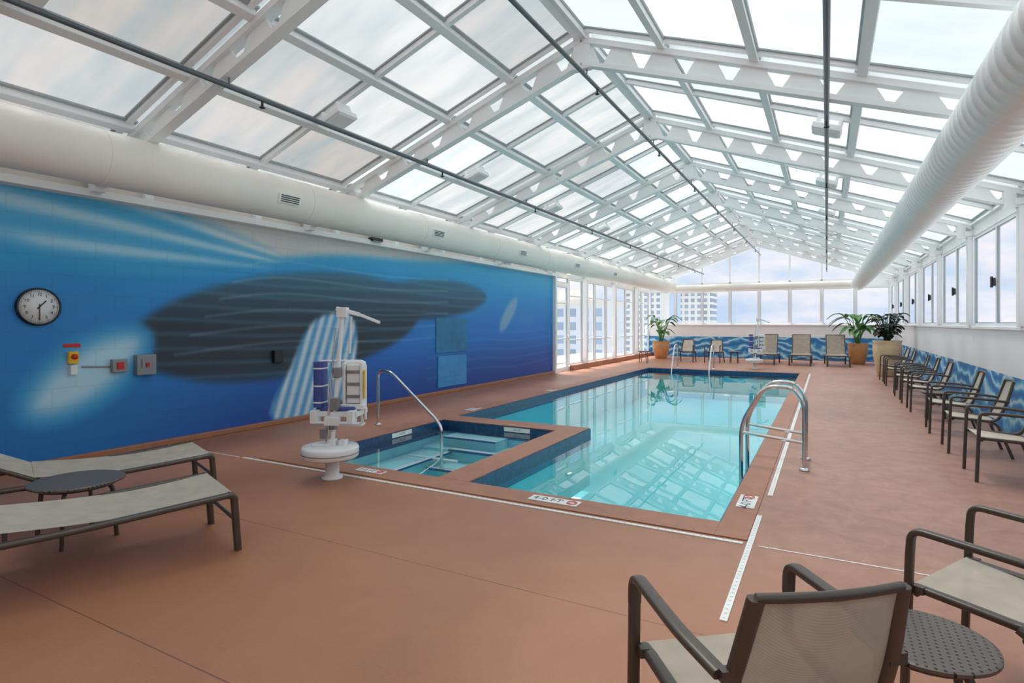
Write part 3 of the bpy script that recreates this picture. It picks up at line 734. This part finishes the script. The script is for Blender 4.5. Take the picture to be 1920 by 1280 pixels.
def build_table(r,h):
    e=empty('side_table')
    m=MB();m.lathe([(r-.015,h-.02),(r,h-.015),(r,h-.004),(r-.01,h)],seg=40,sm=False);m.obj('table_top',M_perf,e,label='perforated round bronze top')
    for k in range(4):
        a=math.radians(45+90*k);ca,sa=math.cos(a),math.sin(a)
        l=MB();l.tube(fillet([(ca*r*.3,sa*r*.3,h-.03),(ca*r*.75,sa*r*.75,h-.04),(ca*r*.85,sa*r*.85,0)],.06),.011,.014,sq=.6);l.obj('leg',M_bronze,e)
    m=MB();m.tube([(r*.8*math.cos(i*math.pi/12),r*.8*math.sin(i*math.pi/12),h-.032) for i in range(24)],.01,seg=8,closed=True);m.obj('ring',M_bronze,e)
    return tag(e,'small round bronze side table with perforated top','table','round side tables')
tb=build_table(.215,.43);tb.location=(.285,2.40,0)
for x,y in((1.5,11.0),(1.5,15.45),(-3.05,23.0),(-6.1,21.6)): copy_thing(tb,(x,y,0),0)
tb2=build_table(.28,.41);tb2.location=(-4.58,2.07,0);tb2['label']='low round bronze side table between two chaise lounges'
def build_lounger(ang,mt):
    e=empty('chaise_lounge');ref=(1,0,0);Zs=.37;W=.33
    a=math.radians(ang);hy=-.2;bl=.78
    for sx in(-1,1):
        x=sx*W
        m=MB();m.tube(fillet([(x,-.95,Zs-.04),(x,-.3,Zs-.05),(x,.1,Zs-.045),(x,.6,Zs-.02),(x,.95,Zs)],.3),.017,.03,ref=ref,sq=.6);m.obj('side_rail',M_bronze,e)
        m=MB();m.tube(fillet([(x,.93,Zs),(x,.965,Zs-.01),(x,.99,0)],.03),.022,.028,ref=ref,sq=.6);m.obj('leg',M_bronze,e)
        m=MB();m.tube([(x,-.62,Zs-.04),(x,-.68,0)],.019,.024,ref=ref,sq=.6);m.obj('leg',M_bronze,e)
        m=MB();m.tube([(sx*(W-.035),hy,Zs-.01),(sx*(W-.035),hy-math.cos(a)*bl,Zs+math.sin(a)*bl)],.014,.018,ref=ref,sq=.6);m.obj('back_rail',M_bronze,e)
    for p,q,rr_ in(((-W,.955,Zs-.01),(W,.955,Zs-.01),.02),((-W,.975,.2),(W,.975,.2),.012),((-W,-.645,.2),(W,-.645,.2),.012),((-W+.03,hy-math.cos(a)*bl,Zs+math.sin(a)*bl),(W-.03,hy-math.cos(a)*bl,Zs+math.sin(a)*bl),.016),((-W,hy+.03,Zs-.06),(W,hy+.03,Zs-.06),.012)):
        m=MB();m.tube([p,q],rr_);m.obj('crossbar',M_bronze,e)
    m=MB();m.grid(lambda u,v:((v-.5)*2*(W-.012),hy+(.955-hy)*u,Zs+.016-.03*(1-(2*v-1)**2)*math.sin(math.pi*u)-.035*math.sin(math.pi*u)),20,8);m.obj('seat',mt,e)
    m=MB();m.grid(lambda u,v:((v-.5)*2*(W-.03),hy-math.cos(a)*bl*u,Zs+.012+math.sin(a)*bl*u-.025*(1-(2*v-1)**2)*math.sin(math.pi*u)),14,8);m.obj('backrest',mt,e)
    return tag(e,'bronze chaise lounge with cream mesh sling on the deck','chaise lounge','cream sling chaise lounges')
lg=build_lounger(28,M_slingl);lg.location=(-4.07,1.66,0);lg.rotation_euler=(0,0,math.radians(-20))
copy_thing(lg,(-5.24,2.29,0),-20)
l2=build_lounger(62,M_slingf);l2.location=(-1.93,23.4,0);l2.rotation_euler=(0,0,math.radians(178));l2['label']='chaise lounge with upright back facing the pool end'
copy_thing(l2,(-.82,23.4,0),180);copy_thing(l2,(.3,23.4,0),183)
# ---------------------------------------------------------------- rails
def rail(name,paths,lab,cat,flanges=(),rungs=()):
    e=empty(name)
    for p in paths:
        m=MB();m.tube(fillet(p,.14,8),.021,seg=14);m.obj('rail',M_chrome,e)
    for f in flanges:
        m=MB();m.lathe([(.05,.0),(.05,.012),(.03,.03),(.022,.032)],(f[0],f[1],f[2] if len(f)>2 else 0.0),20);m.obj('flange',M_chrome,e)
    for a,b in rungs:
        m=MB();m.tube([a,b],.017,seg=10);m.obj('rung',M_chrome,e)
    return tag(e,lab,cat)
rail('handrail',[[(-5.8,6.5,.0),(-5.8,6.5,.8),(-5.55,6.48,.8),(-4.6,6.3,.2),(-4.5,6.28,.1),(-4.5,6.28,-.42)]],'chrome handrail curving down into the hot tub','handrail',[(-5.8,6.5)])
py=[6.55,7.1]
rail('pool_ladder',[[(-.8,y,-.8),(-.8,y,.42),(-.58,y,.84),(-.3,y,.84),(-.2,y,.68),(-.2,y,.0)] for y in py],'chrome pool ladder with two tall arched grab rails','pool ladder',
     [(-.2,y) for y in py],[((-.8,py[0],.3),(-.8,py[1],.3)),((-.2,py[0],.1),(-.2,py[1],.1)),((-.8,py[0],-.2),(-.8,py[1],-.2)),((-.8,py[0],-.5),(-.8,py[1],-.5)),((-.8,py[0],.34),(-.2,py[0],.28)),((-.8,py[1],.34),(-.2,py[1],.28))])
for x in(-4.35,-3.2):
    rail('handrail',[[(x,18.5,-.6),(x,18.6,.0),(x,19.0,.75),(x,19.3,.8),(x,19.45,.7),(x,19.45,.0)]],'slim chrome handrail at the pool end steps','handrail',[(x,19.45)])
# ---------------------------------------------------------------- pool lift
def build_lift():
    e=empty('pool_lift')
    m=MB();m.lathe([(.1,0),(.1,.018),(.065,.035),(.065,.22)],seg=28);m.obj('base',M_plast,e)
    m=MB();m.lathe([(.12,.2),(.25,.205),(.265,.22),(.27,.295),(.258,.315),(.1,.325)],(-.02,0,0),36);m.lathe([(.272,.25),(.272,.258)],(-.02,0,0),36,1);m.obj('housing',[M_plast,M_gray],e,label='broad flat round white drum housing')
    m=MB();m.box((-.08,-.06,.335),(.16,.1,.03));m.box((.1,.02,.345),(.07,.09,.05));m.box((.0,0,.35),(.08,.08,.06));m.obj('drum_cover',M_plast,e,bevel=.008)
    m=MB();m.tube([(.0,0,.32),(.08,.06,1.62)],.018,.024,ref=(0,1,0),sq=.5);m.obj('mast',M_plast,e)
    m=MB();m.tube([(-.045,-.02,.34),(-.01,-.0,.95)],.015);m.tube([(-.01,0,.95),(.03,.02,1.45)],.009);m.obj('actuator',M_chrome,e,label='chrome actuator rod')
    m=MB();m.box((.08,.06,1.6),(.1,.09,.1));m.beam((.02,.04,1.64),(.22,.14,1.58),.06,.04);m.beam((.22,.14,1.58),(.4,.22,1.5),.045,.03);m.obj('arm',M_plast,e,bevel=.006)
    m=MB();m.tube([(.15,.1,1.56),(.12,.14,1.2)],.012);m.tube(fillet([(-.2,.12,.56),(-.2,.12,1.12),(.26,.2,1.12),(.26,.2,.54)],.06),.013);m.obj('hanger_frame',M_plast,e)
    m=MB();m.box((.17,.16,.9),(.2,.05,.44));m.box((.17,.12,.9),(.13,.05,.38));m.box((.08,.12,.9),(.03,.08,.42));m.box((.255,.12,.9),(.03,.08,.42));m.box((.17,.1,.68),(.24,.08,.05));m.obj('seat_shell',M_plast,e,bevel=.008,label='white plastic seat shell with raised ribs')
    for k in(.78,.9,1.02):
        m=MB();m.box((.17,.092,k),(.13,.012,.03));m.obj('strap',M_gray,e,label='gray strap')
    m=MB();m.box((.283,.1,.9),(.012,.03,.28));m.obj('side_bar',M_yel,e,label='thin yellow edged side bar')
    m=MB();m.tube([(-.15,.08,.68),(-.15,.08,1.12)],.085,.05,sq=.5,seg=20);m.obj('seat_pad',M_blue,e,label='rolled blue padded backrest')
    for k in(.72,.88,1.05):
        m=MB();m.tube([(-.15,.08,k),(-.15,.08,k+.014)],.088,.053,sq=.5,seg=20);m.obj('strap',M_plast,e)
    m=MB();m.box((.02,.14,.62),(.46,.3,.05));m.box((.2,-.02,.6),(.06,.13,.12));m.box((-.16,-.02,.6),(.06,.13,.12));m.box((.02,-.05,.56),(.14,.07,.08));m.tube([(-.2,-.03,.54),(.22,-.03,.54)],.014);m.obj('seat',M_plast,e,bevel=.012)
    m=MB();m.box((.02,.14,.665),(.38,.26,.035));m.obj('seat_pad',M_blue,e,bevel=.015)
    m=MB();m.tube(fillet([(-.14,.24,.6),(-.14,.3,.47),(.2,.3,.47),(.2,.24,.6)],.05),.014);m.box((.03,.31,.47),(.34,.12,.02));m.obj('footrest',M_plast,e)
    m=MB();m.tube([(.02,.0,.75),(.03,.14,.72)],.025);m.box((.03,.0,.72),(.08,.08,.12));m.box((.045,.02,1.02),(.07,.07,.1));m.box((.01,.0,.5),(.06,.06,.06));m.obj('bracket',M_gray,e,bevel=.008)
    m=MB();m.box((-.06,-.07,.44),(.06,.03,.09));m.obj('hand_control',M_gray,e,label='gray hand control')
    return tag(e,'white pool lift with a blue padded seat','pool lift','accessible pool lifts')
lf=build_lift();lf.location=(-4.19,4.05,0);lf.rotation_euler=(0,0,math.radians(24))
copy_thing(lf,(-2.05,20.3,0),-10,'white pool lift standing at the pool end')
# ---------------------------------------------------------------- planters
def plant(loc,pr,ph,mt,leafm,n,hmin,hmax,ll,lw,lab,seed):
    rn=random.Random(seed);e=empty('potted_plant',loc)
    m=MB();m.lathe([(pr*.62,0),(pr*.7,.03),(pr*.95,ph*.55),(pr,ph*.85),(pr*.92,ph*.93),(pr*1.02,ph),(pr*.9,ph),(pr*.88,ph-.05)],seg=32);m.obj('pot',mt,e)
    m=MB();m.lathe([(pr*.87,ph-.1),(pr*.86,ph-.04),(.01,ph-.02)],seg=24);m.obj('soil',M_soil,e)
    m=MB();st=MB()
    for k in range(n):
        a=2*math.pi*(k*.618)+rn.uniform(-.3,.3);hh=rn.uniform(hmin,hmax);lean=rn.uniform(.08,.3)*hh
        d=Vector((math.cos(a),math.sin(a),0));b=Vector((d.x*.05,d.y*.05,ph-.05));tp=b+d*lean+V(0,0,hh*.75)
        st.tube([b,b.lerp(tp,.5)-d*.03,tp],.011,seg=6)
        L_=ll*rn.uniform(.8,1.2);W_=lw*rn.uniform(.8,1.2);side=Vector((-d.y,d.x,0))
        up=rn.uniform(.5,1.1)
        def leaf(u,v,tp=tp,d=d,side=side,L_=L_,W_=W_,up=up):
            w=W_*math.sin(math.pi*min(1,.06+u*.94))**.7
            p=tp+d*(L_*u*(.5+.25*u))+V(0,0,L_*(up*u-(.6+up*.4)*u*u))
            return p+side*((v-.5)*w)+V(0,0,-.12*W_*(1-abs(2*v-1)))
        m.grid(leaf,8,4)
    st.obj('stem',leafm,e);m.obj('foliage',leafm,e)
    return tag(e,lab,'plant','potted plants')
plant((-6.2,24.6,0),.36,.72,M_pot,M_leaf,16,.5,1.45,.6,.28,'broad leafed green plant in a tall terracotta pot',1)
plant((1.0,24.5,0),.33,.76,M_pot,M_leaf,20,.5,1.3,.9,.26,'arching green plant in a terracotta pot',2)
plant((1.5,19.3,0),.36,1.0,M_potl,M_leafd,54,.2,1.05,.3,.2,'bushy dark leafed plant in a sand coloured pot',3)
# ---------------------------------------------------------------- outside
def bmat(name,c1,c2,sc):
    m=mat(name,c1,.8);nt=m.node_tree;N=nt.nodes;L=nt.links;b=N['Principled BSDF']
    tc=N.new('ShaderNodeTexCoord');mp=N.new('ShaderNodeMapping');mp.inputs['Rotation'].default_value=(math.radians(90),0,0);L.new(tc.outputs['Object'],mp.inputs[0])
    br=N.new('ShaderNodeTexBrick');br.offset=0;br.inputs['Scale'].default_value=sc;br.inputs['Mortar Size'].default_value=.14;br.inputs['Brick Width'].default_value=.7;br.inputs['Row Height'].default_value=.7;br.inputs['Mortar Smooth'].default_value=0
    br.inputs['Color1'].default_value=lin(c2)+(1,);br.inputs['Color2'].default_value=lin(tuple(x*.85 for x in c2))+(1,);br.inputs['Mortar'].default_value=lin(c1)+(1,)
    L.new(mp.outputs[0],br.inputs['Vector']);L.new(br.outputs['Color'],b.inputs['Base Color']);return m
def building(x,y,w,d,z1,mt,lab):
    e=empty('building',(x,y,-20));m=MB();m.b2(-w/2,w/2,-d/2,d/2,0,z1+20);m.obj('tower',mt,e)
    m=MB();m.b2(-w/2-.2,w/2+.2,-d/2-.2,d/2+.2,z1+20,z1+20.8);m.b2(-w*.2,w*.15,-d*.2,d*.2,z1+20.8,z1+22.5);m.obj('roof_cap',M_beige,e);tag(e,lab,'building')
B1=bmat('facade_cream',(232,228,222),(158,176,196),.45);B2=bmat('facade_grey',(214,218,224),(160,182,205),.35)
building(-41,149,9,9,9,B1,'cream high-rise with a grid of windows outside');building(-29.2,155,7.6,8,9,B1,'cream high-rise with a grid of windows outside')
building(-34,84,12,10,4,B2,'gray building with blue windows outside the glazed wall')
m=MB();m.b2(-11,XL-.25,14,28,-.3,-.04);struct(m.obj('floor_terrace',mat('terrace_concrete',(170,167,163),.8,var=.1)),'pale concrete terrace outside','terrace')
m=MB();m.b2(-300,300,-60,400,-21,-20);struct(m.obj('ground',mat('city_ground',(150,155,155),.9,var=.2,scale=.05)),'distant hazy ground','ground')
# ---------------------------------------------------------------- world & light
w=bpy.data.worlds.new('World');S.world=w;w.use_nodes=True;N=w.node_tree.nodes;L=w.node_tree.links;bg=N['Background']
tc=N.new('ShaderNodeTexCoord');mp=N.new('ShaderNodeMapping');mp.inputs['Scale'].default_value=(1,1,3.2);L.new(tc.outputs['Generated'],mp.inputs[0])
n=N.new('ShaderNodeTexNoise');n.inputs['Scale'].default_value=4.5;n.inputs['Detail'].default_value=7;n.inputs['Roughness'].default_value=.55;L.new(mp.outputs[0],n.inputs['Vector'])
r=N.new('ShaderNodeValToRGB');e_=r.color_ramp.elements;e_[0].position=.4;e_[0].color=(.48,.62,.82,1);e_[1].position=.58;e_[1].color=(.86,.83,.86,1)
L.new(n.outputs['Fac'],r.inputs[0]);L.new(r.outputs[0],bg.inputs[0]);bg.inputs[1].default_value=1.0
sd=bpy.data.lights.new('sun','SUN');sd.energy=11.5;sd.angle=math.radians(18);sd.color=(1,.97,.93);so=bpy.data.objects.new('sun',sd);COL.objects.link(so)
so.rotation_euler=Vector((-.3,.3,1)).to_track_quat('Z','Y').to_euler()
# ---------------------------------------------------------------- camera
cd=bpy.data.cameras.new('cam');cd.sensor_width=36;cd.lens=F/1920*36;cd.shift_y=-35/1920;cd.clip_end=600
co=bpy.data.objects.new('cam',cd);COL.objects.link(co);co.location=(0,0,H);co.rotation_euler=(math.radians(90),0,AZ);S.camera=co
